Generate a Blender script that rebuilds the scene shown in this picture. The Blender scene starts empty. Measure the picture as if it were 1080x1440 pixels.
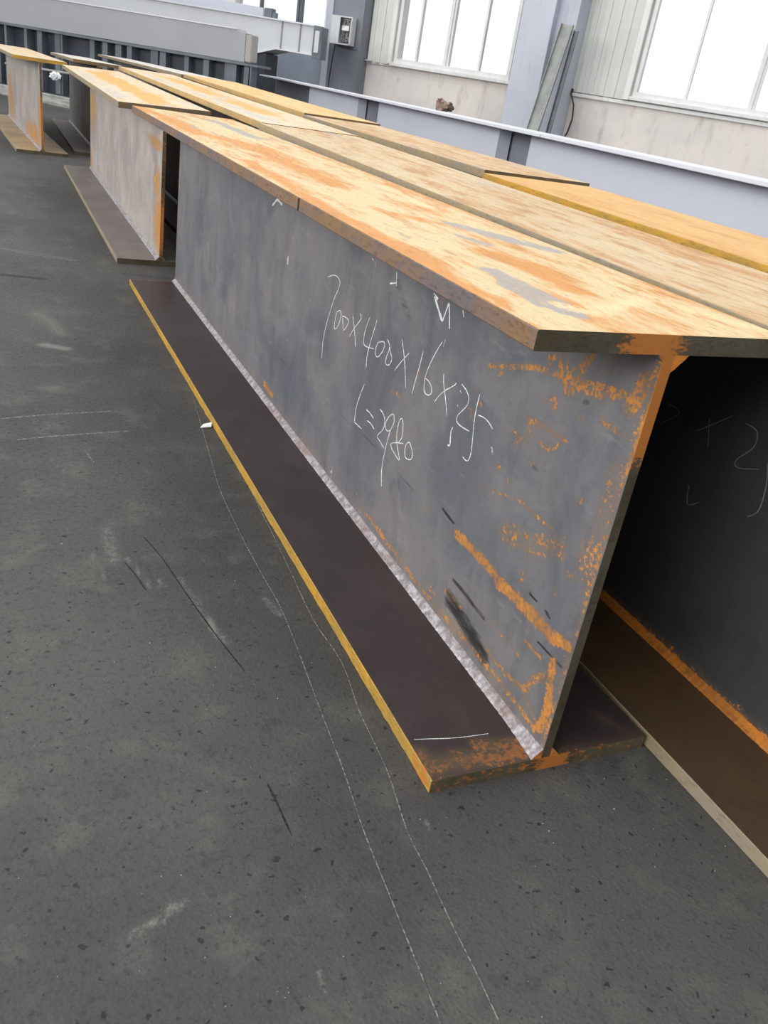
import bpy, bmesh, math, random
import numpy as np
from mathutils import Vector, Matrix
rnd = random.Random(7)
S = bpy.context.scene

# ------------------------------------------------------------ camera
CP = np.array([-0.7511239, -0.7692584, 0.9114206])
RV = np.array([2.0316089, -0.3187346, 0.4048438])
FP = 1185.1
th = np.linalg.norm(RV); kx, ky, kz = RV/th
K = np.array([[0, -kz, ky], [kz, 0, -kx], [-ky, kx, 0]])
R = np.eye(3)+math.sin(th)*K+(1-math.cos(th))*K@K      # rows: right, down, forward
cam = bpy.data.cameras.new('camera'); co = bpy.data.objects.new('camera', cam)
S.collection.objects.link(co); S.camera = co
M = Matrix(((R[0][0], -R[1][0], -R[2][0], CP[0]), (R[0][1], -R[1][1], -R[2][1], CP[1]),
            (R[0][2], -R[1][2], -R[2][2], CP[2]), (0, 0, 0, 1)))
co.matrix_world = M
cam.sensor_fit = 'VERTICAL'; cam.sensor_height = 36.0; cam.lens = FP/1440*36
cam.clip_start = 0.02; cam.clip_end = 300

# ------------------------------------------------------------ world, lights, exposure
W = bpy.data.worlds.new('world'); S.world = W; W.use_nodes = True
bg = W.node_tree.nodes['Background']
bg.inputs[0].default_value = (0.93, 0.97, 1.0, 1); bg.inputs[1].default_value = 1.15
def area(name, loc, target, sx, sy, power, col=(1, 1, 1)):
    l = bpy.data.lights.new(name, 'AREA'); l.shape = 'RECTANGLE'; l.size = sx; l.size_y = sy
    l.energy = power; l.color = col
    o = bpy.data.objects.new(name, l); S.collection.objects.link(o)
    o.location = loc
    o.rotation_euler = (Vector(target)-Vector(loc)).to_track_quat('-Z', 'Y').to_euler()
    return o
area('overhead_fill', (3.0, 6.5, 8.6), (3.0, 6.5, 0), 3.0, 14.0, 420, (1, .98, .95))  # added overhead fill lamp that brightens the flange tops
area('opposite_windows', (-11.0, 0.0, 4.2), (4.0, 7.0, 0.4), 16.0, 4.5, 2200, (1, .99, .97))
S.view_settings.view_transform = 'Standard'; S.view_settings.look = 'None'
S.view_settings.gamma = 1; S.view_settings.use_curve_mapping = False
S.view_settings.exposure = 0.0

# ------------------------------------------------------------ geometry helpers
def ray(u, v):
    return R.T@np.array([(u-540)/FP, (v-720)/FP, 1.0])
def hit(u, v, axis, val):                 # pixel measured in the photo -> point on a world plane
    d = ray(u, v); return CP+d*((val-CP[axis])/d[axis])
W0 = np.array([5.882, 14.461]); WD = np.array([0.64430279, -0.7647705]); WN = np.array([-0.7647705, -0.64430279])
WA = math.atan2(WD[1], WD[0])
def wh(u, v, off=0.0):                    # pixel -> (s, z) on a plane parallel to the window wall
    d = ray(u, v); w = W0+WN*off; t = ((w-CP[:2])@WN)/(d[:2]@WN); X = CP+t*d
    return float((X[:2]-w)@WD), float(X[2])
def wl(s, off, z=0.0):                    # wall frame -> world
    p = W0+WD*s+WN*off; return (float(p[0]), float(p[1]), z)

def link(o, parent=None, **kw):
    S.collection.objects.link(o)
    if parent: o.parent = parent
    for k, v in kw.items(): o[k] = v
    return o
def thing(name, label, cat, loc=(0, 0, 0), rz=0.0, group=None):
    o = bpy.data.objects.new(name, None); o.empty_display_size = .1
    S.collection.objects.link(o); o.location = loc; o.rotation_euler = (0, 0, rz)
    o['label'] = label; o['category'] = cat
    if group: o['group'] = group
    return o
def mesh(name, V, F, mats, parent=None, idx=None, smooth=False, attrs=None, **kw):
    m = bpy.data.meshes.new(name); m.from_pydata([tuple(v) for v in V], [], F); 
    for a in (mats if isinstance(mats, (list, tuple)) else [mats]): m.materials.append(a)
    if idx is not None: m.polygons.foreach_set('material_index', np.array(idx, dtype=np.int32))
    if smooth: m.polygons.foreach_set('use_smooth', np.ones(len(m.polygons), dtype=bool))
    if attrs:
        for k, a in attrs.items():
            at = m.attributes.new(k, 'FLOAT', 'POINT'); at.data.foreach_set('value', np.ascontiguousarray(a, dtype=np.float32))
    m.update()
    return link(bpy.data.objects.new(name, m), parent, **kw)

class MB:
    def __init__(s): s.V = []; s.F = []; s.I = []
    def box(s, x0, x1, y0, y1, z0, z1, i=0, c=0.0):
        if c <= 0:
            b = len(s.V)
            s.V += [(x0, y0, z0), (x1, y0, z0), (x1, y1, z0), (x0, y1, z0), (x0, y0, z1), (x1, y0, z1), (x1, y1, z1), (x0, y1, z1)]
            for f in ((0, 3, 2, 1), (4, 5, 6, 7), (0, 1, 5, 4), (1, 2, 6, 5), (2, 3, 7, 6), (3, 0, 4, 7)):
                s.F.append(tuple(b+k for k in f)); s.I.append(i)
        else:
            bm = bmesh.new(); bmesh.ops.create_cube(bm, size=1)
            for v in bm.verts:
                v.co = Vector(((x0+x1)/2+v.co.x*(x1-x0), (y0+y1)/2+v.co.y*(y1-y0), (z0+z1)/2+v.co.z*(z1-z0)))
            bmesh.ops.bevel(bm, geom=bm.edges[:], offset=c, segments=2, affect='EDGES')
            s.add(bm, i)
        return s
    def add(s, bm, i=0):
        b = len(s.V); bm.verts.index_update()
        s.V += [tuple(v.co) for v in bm.verts]
        for f in bm.faces: s.F.append(tuple(b+v.index for v in f.verts)); s.I.append(i)
        bm.free(); return s
    def prism(s, pts, y0, y1, i=0):       # polygon in x-z, extruded in y
        b = len(s.V); n = len(pts)
        s.V += [(x, y0, z) for x, z in pts]+[(x, y1, z) for x, z in pts]
        s.F.append(tuple(b+k for k in range(n))); s.F.append(tuple(b+n+k for k in reversed(range(n)))); s.I += [i, i]
        for k in range(n):
            j = (k+1) % n; s.F.append((b+k, b+n+k, b+n+j, b+j)); s.I.append(i)
        return s
    def tube(s, pts, r, n=8, i=0):
        b = len(s.V); P = [Vector(p) for p in pts]
        for k, p in enumerate(P):
            t = (P[min(k+1, len(P)-1)]-P[max(k-1, 0)]).normalized()
            a = t.orthogonal().normalized() if k == 0 else (a-t*a.dot(t)).normalized()
            c = t.cross(a)
            for j in range(n):
                g = 2*math.pi*j/n; s.V.append(tuple(p+(a*math.cos(g)+c*math.sin(g))*r))
        for k in range(len(P)-1):
            for j in range(n):
                j2 = (j+1) % n; s.F.append((b+k*n+j, b+k*n+j2, b+(k+1)*n+j2, b+(k+1)*n+j)); s.I.append(i)
        s.F.append(tuple(b+j for j in reversed(range(n)))); s.F.append(tuple(b+(len(P)-1)*n+j for j in range(n))); s.I += [i, i]
        return s
    def build(s, name, mats, parent=None, **kw):
        return mesh(name, s.V, s.F, mats, parent, s.I, **kw)

# ------------------------------------------------------------ materials
class NT:
    def __init__(s, name, rough=.6, metal=0.0, spec=.5):
        s.m = bpy.data.materials.new(name); s.m.use_nodes = True; s.t = s.m.node_tree; s.n = s.t.nodes
        s.b = s.n['Principled BSDF']; s.b.inputs['Roughness'].default_value = rough
        s.b.inputs['Metallic'].default_value = metal; s.b.inputs['Specular IOR Level'].default_value = spec
        tc = s.n.new('ShaderNodeTexCoord'); s.P = tc.outputs['Object']
    def plug(s, inp, v):
        if v is None: return
        if hasattr(v, 'links') or isinstance(v, bpy.types.NodeSocket): s.t.links.new(v, inp)
        else: inp.default_value = v
    def vary(s, k=37.0):                  # shift the pattern from object to object
        oi = s.n.new('ShaderNodeObjectInfo'); a = s.math('MULTIPLY', oi.outputs['Random'], k)
        v = s.n.new('ShaderNodeVectorMath'); v.operation = 'ADD'; s.plug(v.inputs[0], s.P); s.plug(v.inputs[1], a); s.P = v.outputs[0]
        return s
    def map(s, sc=(1, 1, 1), rot=(0, 0, 0)):
        m = s.n.new('ShaderNodeMapping'); s.plug(m.inputs[0], s.P); m.inputs['Scale'].default_value = sc; m.inputs['Rotation'].default_value = rot
        return m.outputs[0]
    def noise(s, scale, detail=4, rough=.55, vec=None, dist=0.0):
        n = s.n.new('ShaderNodeTexNoise'); s.plug(n.inputs['Vector'], vec if vec is not None else s.P)
        n.inputs['Scale'].default_value = scale; n.inputs['Detail'].default_value = detail
        n.inputs['Roughness'].default_value = rough; n.inputs['Distortion'].default_value = dist
        return n.outputs[0]
    def math(s, op, a, b=None, c=None, clamp=False):
        n = s.n.new('ShaderNodeMath'); n.operation = op; n.use_clamp = clamp
        for i, v in enumerate((a, b, c)): s.plug(n.inputs[i], v)
        return n.outputs[0]
    def step(s, v, lo, hi, a=0.0, b=1.0):
        n = s.n.new('ShaderNodeMapRange'); n.interpolation_type = 'SMOOTHSTEP'; s.plug(n.inputs[0], v)
        n.inputs[1].default_value = lo; n.inputs[2].default_value = hi; n.inputs[3].default_value = a; n.inputs[4].default_value = b
        return n.outputs[0]
    def mix(s, f, a, b):
        n = s.n.new('ShaderNodeMix'); n.data_type = 'RGBA'; s.plug(n.inputs[0], f)
        for i, v in ((6, a), (7, b)):
            if isinstance(v, tuple): n.inputs[i].default_value = (*v[:3], 1)
            else: s.plug(n.inputs[i], v)
        return n.outputs[2]
    def attr(s, name):
        n = s.n.new('ShaderNodeAttribute'); n.attribute_name = name; return n.outputs['Fac']
    def bump(s, h, strength=.3, dist=.002):
        n = s.n.new('ShaderNodeBump'); n.inputs['Strength'].default_value = strength; n.inputs['Distance'].default_value = dist
        s.plug(n.inputs['Height'], h); s.plug(s.b.inputs['Normal'], n.outputs[0])
    def col(s, c): 
        if isinstance(c, tuple): s.b.inputs['Base Color'].default_value = (*c[:3], 1)
        else: s.plug(s.b.inputs['Base Color'], c)
        return s
    def rough(s, v): s.plug(s.b.inputs['Roughness'], v); return s
def srgb(r, g, b):
    f = lambda c: (c/12.92 if c <= .04045 else ((c+.055)/1.055)**2.4)
    return tuple(f(c/255) for c in (r, g, b))

def painted(name, c, rough=.55, dirt=.25, sc=2.0, streak=True):
    t = NT(name, rough).vary(); n = t.noise(sc, 5, .6)
    dk = tuple(x*(1-dirt) for x in c)
    k = t.mix(t.step(n, .4, .7), c, dk)
    if streak:
        st = t.noise(3, 5, .6, t.map((6, 6, .5))); k = t.mix(t.math('MULTIPLY', t.step(st, .52, .75), .5), k, tuple(x*.7 for x in c))
    t.col(k); t.bump(t.noise(60, 3), .08, .002); return t.m

def steel_web(name, c1, c2, rustc=(srgb(214, 130, 38), srgb(140, 78, 30)), extra=.0, edge=.0):
    """rolled plate: mottled grey scale, vertical wipe marks, rust where the painted masks say"""
    t = NT(name, .5, .0, .45).vary(11)
    n1 = t.noise(3.0, 6, .62, dist=.6); n2 = t.noise(4.0, 6, .68, t.map((2.2, 2.2, .9)), .8); n3 = t.noise(70, 5, .7)
    c = t.mix(t.step(n1, .35, .65), c1, c2)
    c = t.mix(t.math('MULTIPLY', t.step(n2, .44, .72), .5), c, tuple(x*.62 for x in c1))
    c = t.mix(t.math('MULTIPLY', t.step(t.noise(6, 5, .65, t.map((2, .8, 1.0)), .5), .52, .75), .4), c, tuple(x*1.4 for x in c2))
    c = t.mix(t.math('MULTIPLY', t.step(n3, .5, .75), .30), c, tuple(x*.55 for x in c1))
    c = t.mix(t.math('MULTIPLY', t.step(t.noise(26, 4, .7, t.map((1, .35, 1.6))), .60, .72), .25), c, tuple(x*1.7 for x in c2))
    d = t.attr('dark'); c = t.mix(t.step(t.math('ADD', d, t.math('MULTIPLY', t.math('SUBTRACT', t.noise(60, 3, .6, t.map((1, .3, 2))), .5), .9)), .3, .8), c, (.018, .016, .016))
    # rust
    fn = t.noise(130, 5, .75); mn = t.noise(24, 4, .7)
    r = t.math('ADD', t.attr('rust'), t.math('MULTIPLY', t.math('SUBTRACT', fn, .5), 2.4))
    r = t.math('ADD', r, t.math('MULTIPLY', t.math('SUBTRACT', mn, .5), 1.1))
    big = t.math('MULTIPLY', t.step(t.noise(1.7, 6, .7), .56, .72), extra)
    r = t.math('ADD', r, big)
    rc = t.mix(t.step(mn, .35, .65), rustc[1], rustc[0]); rc = t.mix(t.step(fn, .35, .6), tuple(x*.6 for x in rustc[0]), rc)
    f = t.step(r, .56, .72)
    c = t.mix(f, c, rc)
    sf = t.step(t.math('ADD', t.attr('rust'), t.math('MULTIPLY', t.math('SUBTRACT', mn, .5), .5)), .05, .65, 0, .4); c = t.mix(sf, c, srgb(112, 92, 66))
    p = t.attr('pale'); c = t.mix(t.step(t.math('ADD', p, t.math('MULTIPLY', t.math('SUBTRACT', fn, .5), .8)), .3, .8), c, (.55, .55, .53))
    t.col(c); t.rough(t.math('ADD', t.math('MULTIPLY', f, .3), .48))
    t.bump(t.math('ADD', t.math('MULTIPLY', f, .6), t.math('MULTIPLY', n3, .4)), .25, .0012)
    return t.m

def rusty_top(name, cream, orange, grey, dirt=.5, stretch=.22, o_lo=.42, smooth=False, gk=.45):
    """upper face of a flange: flash rust over pale scale, dragged along the length"""
    t = NT(name, .5, .0, .5).vary(9)
    v = t.map((1.0, stretch, 1.0)); n1 = t.noise(7, 6, .62, v, .5); n2 = t.noise(30, 6, .7, t.map((1, .22, 1), (0, 0, .12))); n3 = t.noise(120, 4, .75, t.map((1, .3, 1)))
    v4 = t.noise(330, 3, .7)
    f = t.math('ADD', t.math('ADD', t.math('MULTIPLY', t.attr('rust'), .35), n1), t.math('MULTIPLY', t.math('SUBTRACT', n2, .5), 1.15))
    c = t.mix(t.step(f, o_lo, o_lo+.34), cream, orange)
    c = t.mix(t.math('MULTIPLY', t.step(n2, .52, .7), .45), c, tuple(x*.62 for x in orange))
    g = t.math('ADD', t.attr('dark'), t.math('MULTIPLY', t.math('SUBTRACT', n2, .5), 2.6))
    g = t.math('ADD', g, t.math('MULTIPLY', t.step(t.noise(2.2, 5, .6, t.map((1.5, .4, 1))), .5, .72), gk))
    c = t.mix(t.step(g, .42, .75, 0, .9), c, grey)
    p = t.math('ADD', t.attr('pale'), t.math('MULTIPLY', t.math('SUBTRACT', n3, .5), 2.2))
    c = t.mix(t.step(p, .55, .8, 0, .85), c, tuple(min(x*1.15, .85) for x in cream))
    if not smooth:
        c = t.mix(t.math('MULTIPLY', t.step(n3, .54, .68), .42), c, tuple(x*.48 for x in orange))
        c = t.mix(t.math('MULTIPLY', t.step(v4, .6, .75), .35), c, tuple(x*.4 for x in orange))
    t.col(c); t.rough(t.step(n3, .3, .7, .38, .62))
    t.bump(t.math('ADD', n3, t.math('MULTIPLY', v4, .5)), .35 if not smooth else .15, .0015)
    return t.m

def flange_edge(name, a, b, d):
    t = NT(name, .6, .0, .35).vary(5)
    n = t.noise(9, 5, .65, t.map((1, .5, 1))); n2 = t.noise(90, 4, .7, t.map((1, .5, 2)))
    c = t.mix(t.step(n, .38, .62), a, b); c = t.mix(t.math('MULTIPLY', t.step(n2, .5, .7), .6), c, d)
    r = t.math('ADD', t.attr('rust'), t.math('MULTIPLY', t.math('SUBTRACT', n2, .5), 1.4))
    c = t.mix(t.step(r, .4, .7), c, srgb(166, 102, 44)); c = t.mix(t.step(t.attr('dark'), .3, .7), c, (.01, .009, .008))
    t.col(c); t.bump(n2, .4, .0015); return t.m

MW = steel_web('mill_scale_web', srgb(84, 87, 94), srgb(108, 105, 106), (srgb(205, 130, 42), srgb(150, 90, 36)))
MWshade = steel_web('mill_scale_web_shade', srgb(56, 59, 62), srgb(64, 65, 66))  # mill scale copy darkened for the shaded slot between two beams
MWpale = steel_web('pale_scale_web', srgb(142, 135, 132), srgb(164, 155, 149), (srgb(216, 150, 75), srgb(165, 118, 70)), .55)
MWmid = steel_web('dusty_web', srgb(118, 112, 110), srgb(145, 138, 134), (srgb(190, 135, 75), srgb(130, 95, 62)), .2)
MBot = steel_web('foot_flange_top', srgb(58, 48, 48), srgb(66, 56, 55), (srgb(165, 92, 30), srgb(96, 62, 30)))
MBotB = steel_web('brown_foot_flange_top', srgb(74, 58, 44), srgb(84, 62, 38), (srgb(190, 110, 35), srgb(120, 70, 30)), .9)
MBotT = steel_web('tan_foot_flange_top', srgb(150, 128, 104), srgb(176, 148, 108), (srgb(200, 140, 70), srgb(150, 105, 60)), .6)
MBotG = steel_web('grey_foot_flange_top', srgb(104, 96, 93), srgb(118, 110, 106), (srgb(150, 125, 100), srgb(120, 100, 85)), .1)
MT1 = rusty_top('rust_top_near', srgb(206, 184, 138), srgb(200, 134, 54), srgb(154, 148, 144))
MT2 = rusty_top('rust_top_tan', srgb(198, 174, 136), srgb(182, 132, 72), srgb(166, 154, 147), o_lo=.38, stretch=.14, gk=.8)
MT3 = rusty_top('rust_top_yellow', srgb(206, 162, 92), srgb(198, 144, 70), srgb(190, 156, 100), smooth=True, o_lo=.35)
MT4 = rusty_top('rust_top_far', srgb(206, 190, 160), srgb(222, 160, 80), srgb(186, 178, 168), o_lo=.44, gk=.75)
MT6 = rusty_top('rust_top_orange_far', srgb(222, 178, 118), srgb(222, 158, 78), srgb(206, 172, 120), smooth=True, o_lo=.4)
MT5 = rusty_top('grey_top_far', srgb(204, 198, 190), srgb(214, 182, 138), srgb(180, 176, 174), o_lo=.6)
ME1 = flange_edge('burnt_flange_edge', srgb(120, 92, 66), srgb(96, 88, 88), srgb(60, 44, 36))
ME2 = flange_edge('ochre_flange_edge', srgb(176, 132, 46), srgb(148, 120, 56), srgb(96, 76, 36))
ME4 = flange_edge('tan_flange_edge', srgb(176, 142, 88), srgb(156, 134, 92), srgb(118, 96, 62))
ME3 = flange_edge('khaki_flange_edge', srgb(140, 124, 94), srgb(128, 118, 102), srgb(96, 82, 60))
MEnd = flange_edge('cut_flange_end', srgb(66, 58, 42), srgb(80, 74, 60), srgb(44, 38, 30))
MEnd2 = flange_edge('brown_flange_end', srgb(112, 88, 54), srgb(96, 84, 66), srgb(72, 56, 38))
MWeldR = flange_edge('rusty_weld', srgb(196, 120, 40), srgb(150, 92, 40), srgb(90, 60, 34))
def weld_mat():
    t = NT('weld_metal', .45, .35, .5); n = t.noise(60, 4, .7, t.map((1, 1, 1))); n2 = t.noise(14, 4, .6, t.map((1, .6, 1)))
    c = t.mix(t.step(n, .35, .7), srgb(120, 112, 114), srgb(176, 170, 172))
    c = t.mix(t.math('MULTIPLY', t.step(n2, .5, .75), .6), c, srgb(120, 92, 78))
    t.col(c); t.bump(n, .4, .001); return t.m
MWeld = weld_mat()
t = NT('chalk', .95, 0, .1); t.col(t.mix(t.step(t.noise(500, 2), .4, .6), srgb(172, 174, 178), srgb(222, 222, 222))); MChalk = t.m
t = NT('faint_chalk', .95, 0, .1); t.col(srgb(120, 122, 124)); MChalkF = t.m
t = NT('floor_chalk', .95, 0, .1); t.col(t.mix(t.step(t.noise(160, 3), .42, .6), srgb(84, 83, 81), srgb(132, 130, 126))); MFloorChalk = t.m

def floor_mat():
    t = NT('dark_asphalt_floor', .75, 0, .35)
    n = t.noise(1.1, 6, .6); n2 = t.noise(9, 5, .65); n3 = t.noise(300, 3, .7); n4 = t.noise(90, 4, .7)
    c = t.mix(t.step(n, .35, .65), srgb(63, 62, 60), srgb(78, 76, 73))
    vo = t.n.new('ShaderNodeTexVoronoi'); t.plug(vo.inputs['Vector'], t.P); vo.inputs['Scale'].default_value = 190; vd = vo.outputs['Distance']
    c = t.mix(t.math('MULTIPLY', t.step(n2, .5, .72), .5), c, srgb(96, 94, 89)); c = t.mix(t.math('MULTIPLY', t.step(t.noise(22, 5, .7), .55, .72), .5), c, srgb(50, 49, 47))
    c = t.mix(t.math('MULTIPLY', t.step(n4, .55, .68), .55), c, srgb(46, 45, 44))
    c = t.mix(t.math('MULTIPLY', t.step(n3, .6, .72), .45), c, srgb(104, 102, 98))
    c = t.mix(t.math('MULTIPLY', t.step(n3, .28, .42, 1, 0), .5), c, srgb(38, 38, 37))
    pit = t.step(t.noise(70, 2, .5), .665, .70); c = t.mix(t.math('MULTIPLY', pit, .8), c, srgb(28, 28, 28))
    p = t.math('ADD', t.math('MULTIPLY', t.attr('pale'), 1.35), t.math('MULTIPLY', t.math('SUBTRACT', n4, .5), 1.6))
    p = t.math('ADD', p, t.math('MULTIPLY', t.math('SUBTRACT', n3, .5), .8))
    c = t.mix(t.step(p, .35, 1.15, 0, .55), c, srgb(140, 138, 132))
    d = t.math('ADD', t.attr('dark'), t.math('MULTIPLY', t.math('SUBTRACT', n4, .5), .8))
    c = t.mix(t.step(d, .3, .7, 0, .9), c, srgb(34, 34, 33))
    t.col(c); t.rough(t.step(n4, .3, .7, .6, .85))
    c2_ = t.noise(26, 5, .7)
    t.bump(t.math('ADD', t.math('ADD', t.math('MULTIPLY', vd, .9), t.math('MULTIPLY', n4, 1.4)), t.math('MULTIPLY', c2_, .3)), .3, .0018); return t.m
MFloor = floor_mat()

def wall_mat():
    t = NT('stained_plaster', .85, 0, .2); n = t.noise(.9, 5, .6); st = t.noise(2.2, 5, .6, t.map((2.2, 2.2, .55)))
    c = t.mix(t.step(n, .35, .65), srgb(226, 218, 212), srgb(212, 206, 202))
    c = t.mix(t.math('MULTIPLY', t.step(st, .52, .72), .55), c, srgb(160, 148, 142))
    c = t.mix(t.math('MULTIPLY', t.step(t.noise(12, 4, .7), .58, .7), .2), c, srgb(140, 125, 118))
    t.col(c); t.bump(t.noise(40, 4), .2, .004); return t.m
MWall = wall_mat()
MWhite = painted('white_frame_paint', srgb(222, 222, 220), .5, .12)
MClad = painted('cream_cladding', srgb(210, 210, 205), .5, .10, 1.2)
MGirder = painted('light_grey_primer', srgb(148, 150, 154), .5, .08, 1.2, False)
MGirder2 = painted('pale_grey_primer', srgb(196, 198, 200), .5, .06, 1.2, False)
MPaintB = painted('blue_grey_primer', srgb(192, 195, 206), .5, .06, 1.0, False)
MPaintE = painted('pale_flange_edge', srgb(206, 208, 214), .45, .05, 3, False)
MCol = painted('lavender_column_paint', srgb(180, 184, 196), .45, .12, .8)
MShade = painted('shade_grey_paint', srgb(120, 124, 132), .5, .2, .8)  # column paint darkened for shade; also fills the dark gaps between webs
MDark = painted('dark_blue_steel', srgb(48, 54, 64), .45, .4, 2.5)
MDarkR = painted('worn_grey_steel', srgb(98, 104, 112), .45, .35, 3)
MBar = painted('weathered_channel_steel', srgb(150, 152, 148), .4, .3, 4)
t = NT('black_rubber', .5); t.col((.02, .02, .022)); MRub = t.m
t = NT('brown_rag', .95); t.col(t.mix(t.step(t.noise(14, 4), .4, .6), srgb(150, 128, 116), srgb(92, 74, 66))); MRag = t.m
t = NT('white_plastic', .4); t.col(t.mix(t.step(t.noise(9, 3), .45, .6), (.75, .77, .78), (.5, .52, .54))); MPlas = t.m
t = NT('pale_timber', .7); t.col(t.mix(t.step(t.noise(4, 4, .6, t.map((1, 6, 6))), .4, .6), srgb(165, 165, 160), srgb(130, 130, 126))); MTim = t.m
t = NT('grit', .6); t.col(t.mix(t.step(t.noise(40, 2), .45, .6), (.03, .03, .03), (.22, .21, .2))); MGrit = t.m
t = NT('dusty_glass', .15); t.col((.95, .97, .97)); t.b.inputs['Transmission Weight'].default_value = 1.0; t.b.inputs['IOR'].default_value = 1.05; MGlass = t.m
t = NT('box_inside', .5); t.col(t.mix(t.step(t.noise(30, 3), .45, .55), (.03, .035, .03), (.2, .21, .2))); MInside = t.m

# ------------------------------------------------------------ painted masks
def seg_mask(P2, pts, w, soft=.5):
    """P2 (n,2); pts polyline in the same plane; returns 1 on the line fading at radius w"""
    pts = np.array(pts, float); D = np.full(len(P2), 1e9)
    if len(pts) == 1: D = np.linalg.norm(P2-pts[0], axis=1)
    for a, b in zip(pts[:-1], pts[1:]):
        ab = b-a; L = max(ab@ab, 1e-12); q = np.clip(((P2-a)@ab)/L, 0, 1)
        D = np.minimum(D, np.linalg.norm(P2-a-q[:, None]*ab, axis=1))
    return np.clip(1.0-(D/w-(1-soft))/soft, 0, 1)
def blob(P2, c, rx, ry, ang=0.0):
    d = P2-np.array(c); ca, sa = math.cos(ang), math.sin(ang)
    x = (d[:, 0]*ca+d[:, 1]*sa)/rx; y = (-d[:, 0]*sa+d[:, 1]*ca)/ry
    return np.clip(1.3-np.sqrt(x*x+y*y), 0, 1)

# ------------------------------------------------------------ I-beams
def loft(wide, thin, ys, c=.0015, nt=2):
    """plate section: wide = coordinates across the broad faces, thin=(t0,t1); swept along ys"""
    t0, t1 = thin; w = np.array(wide, float); w0, w1 = w[0], w[-1]
    inner = np.concatenate([[w0+c], w[1:-1], [w1-c]])
    ts = np.linspace(t0+c, t1-c, nt+1)
    prof = [(x, t0) for x in inner]+[(w1, q) for q in ts]+[(x, t1) for x in inner[::-1]]+[(w0, q) for q in ts[::-1]]
    tag = []
    n = len(inner)
    for i in range(len(prof)):
        tag.append(0 if i < n-1 else (2 if i < n+nt+1 else (1 if n+nt+1 <= i < 2*n+nt else 2)))
    return prof, tag, n, nt
def plate(name, wide, thin, ys, axis, mats, parent, maskf=None, wob=None, xf=None, seed=0):
    """axis 'x': broad side across x (flange), thin in z; axis 'z': broad side up z (web), thin in x
    mats = (broad lower/left, broad upper/right, edge, end)"""
    prof, tag, n, nt = loft(wide, thin, ys)
    m = len(prof); pr = np.array(prof); ys = np.array(ys, float); k = len(ys)
    Wd = np.tile(pr[:, 0], k); Th = np.tile(pr[:, 1], k); Y = np.repeat(ys, m)
    if axis == 'x': V = np.stack([Wd, Y, Th], 1)
    else: V = np.stack([Th, Y, Wd], 1)
    A = np.arange(k-1)[:, None]*m; i = np.arange(m)[None, :]; j = (i+1) % m
    Q = np.stack([A+i, A+j, A+m+j, A+m+i], -1).reshape(-1, 4)
    if axis == 'z': Q = Q[:, ::-1]
    F = Q.tolist(); I = np.tile(np.array(tag), k-1).tolist()
    for base, flip in ((0, 0), ((k-1)*m, 1)):
        for q in range(n-1):
            a, b = base+q, base+q+1; c, d = base+(2*n+nt+1)-1-q-1+0, base+(2*n+nt+1)-1-q
            f = [a, d, c, b]
            if flip: f = f[::-1]
            if axis == 'z': f = f[::-1]
            F.append(f); I.append(3)
        rs = [base+n-1]+[base+n+q for q in range(nt+1)]+[base+n+nt+1]
        lsd = [base+2*n+nt]+[base+2*n+nt+1+q for q in range(nt+1)]+[base]
        for f in (rs, lsd):
            f = f[::-1]
            if flip: f = f[::-1]
            if axis == 'z': f = f[::-1]
            F.append(f); I.append(3)
    at = {q: np.zeros(len(V)) for q in ('rust', 'pale', 'dark')}
    if maskf: maskf(V, at)
    if wob: V = wob(V)
    if xf: V = xf(V)
    return mesh(name, V, F, mats, parent, I, attrs=at)

def weld(name, y0, y1, sx, sz, cx, cz, leg, parent, n=None, mat=None, xf=None, endm=None):
    """fillet bead in the corner at (cx, cz); sx, sz = directions away from the corner"""
    n = n or int((y1-y0)/.006); r = random.Random(int(cx*1000)+int(cz*1000)+3); V = []; F = []
    m = 6
    for k in range(n+1):
        y = y0+(y1-y0)*k/n; g = leg*(1+.035*math.sin(y*420)+.05*(r.random()-.5)); skew = 0
        if y-y0 < .09: g *= 1+.35*(1-(y-y0)/.09)
        pts = [(0, 0), (g, 0), (g*.80, g*.26), (g*.52, g*.52), (g*.26, g*.80), (0, g)]
        for a, b in pts: V.append((cx+sx*a, y, cz+sz*b))
    for k in range(n):
        for j in range(m):
            j2 = (j+1) % m; f = (k*m+j, k*m+j2, (k+1)*m+j2, (k+1)*m+j); F.append(f if sx*sz < 0 else f[::-1])
    F.append(tuple(range(m))); F.append(tuple(n*m+j for j in range(m))); I = [0]*(len(F)-2)+[1, 1]
    V = np.array(V)
    if xf: V = xf(V)
    return mesh(name, V, F, (mat or MWeld, endm or MEnd2), parent, I, smooth=False)

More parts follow.
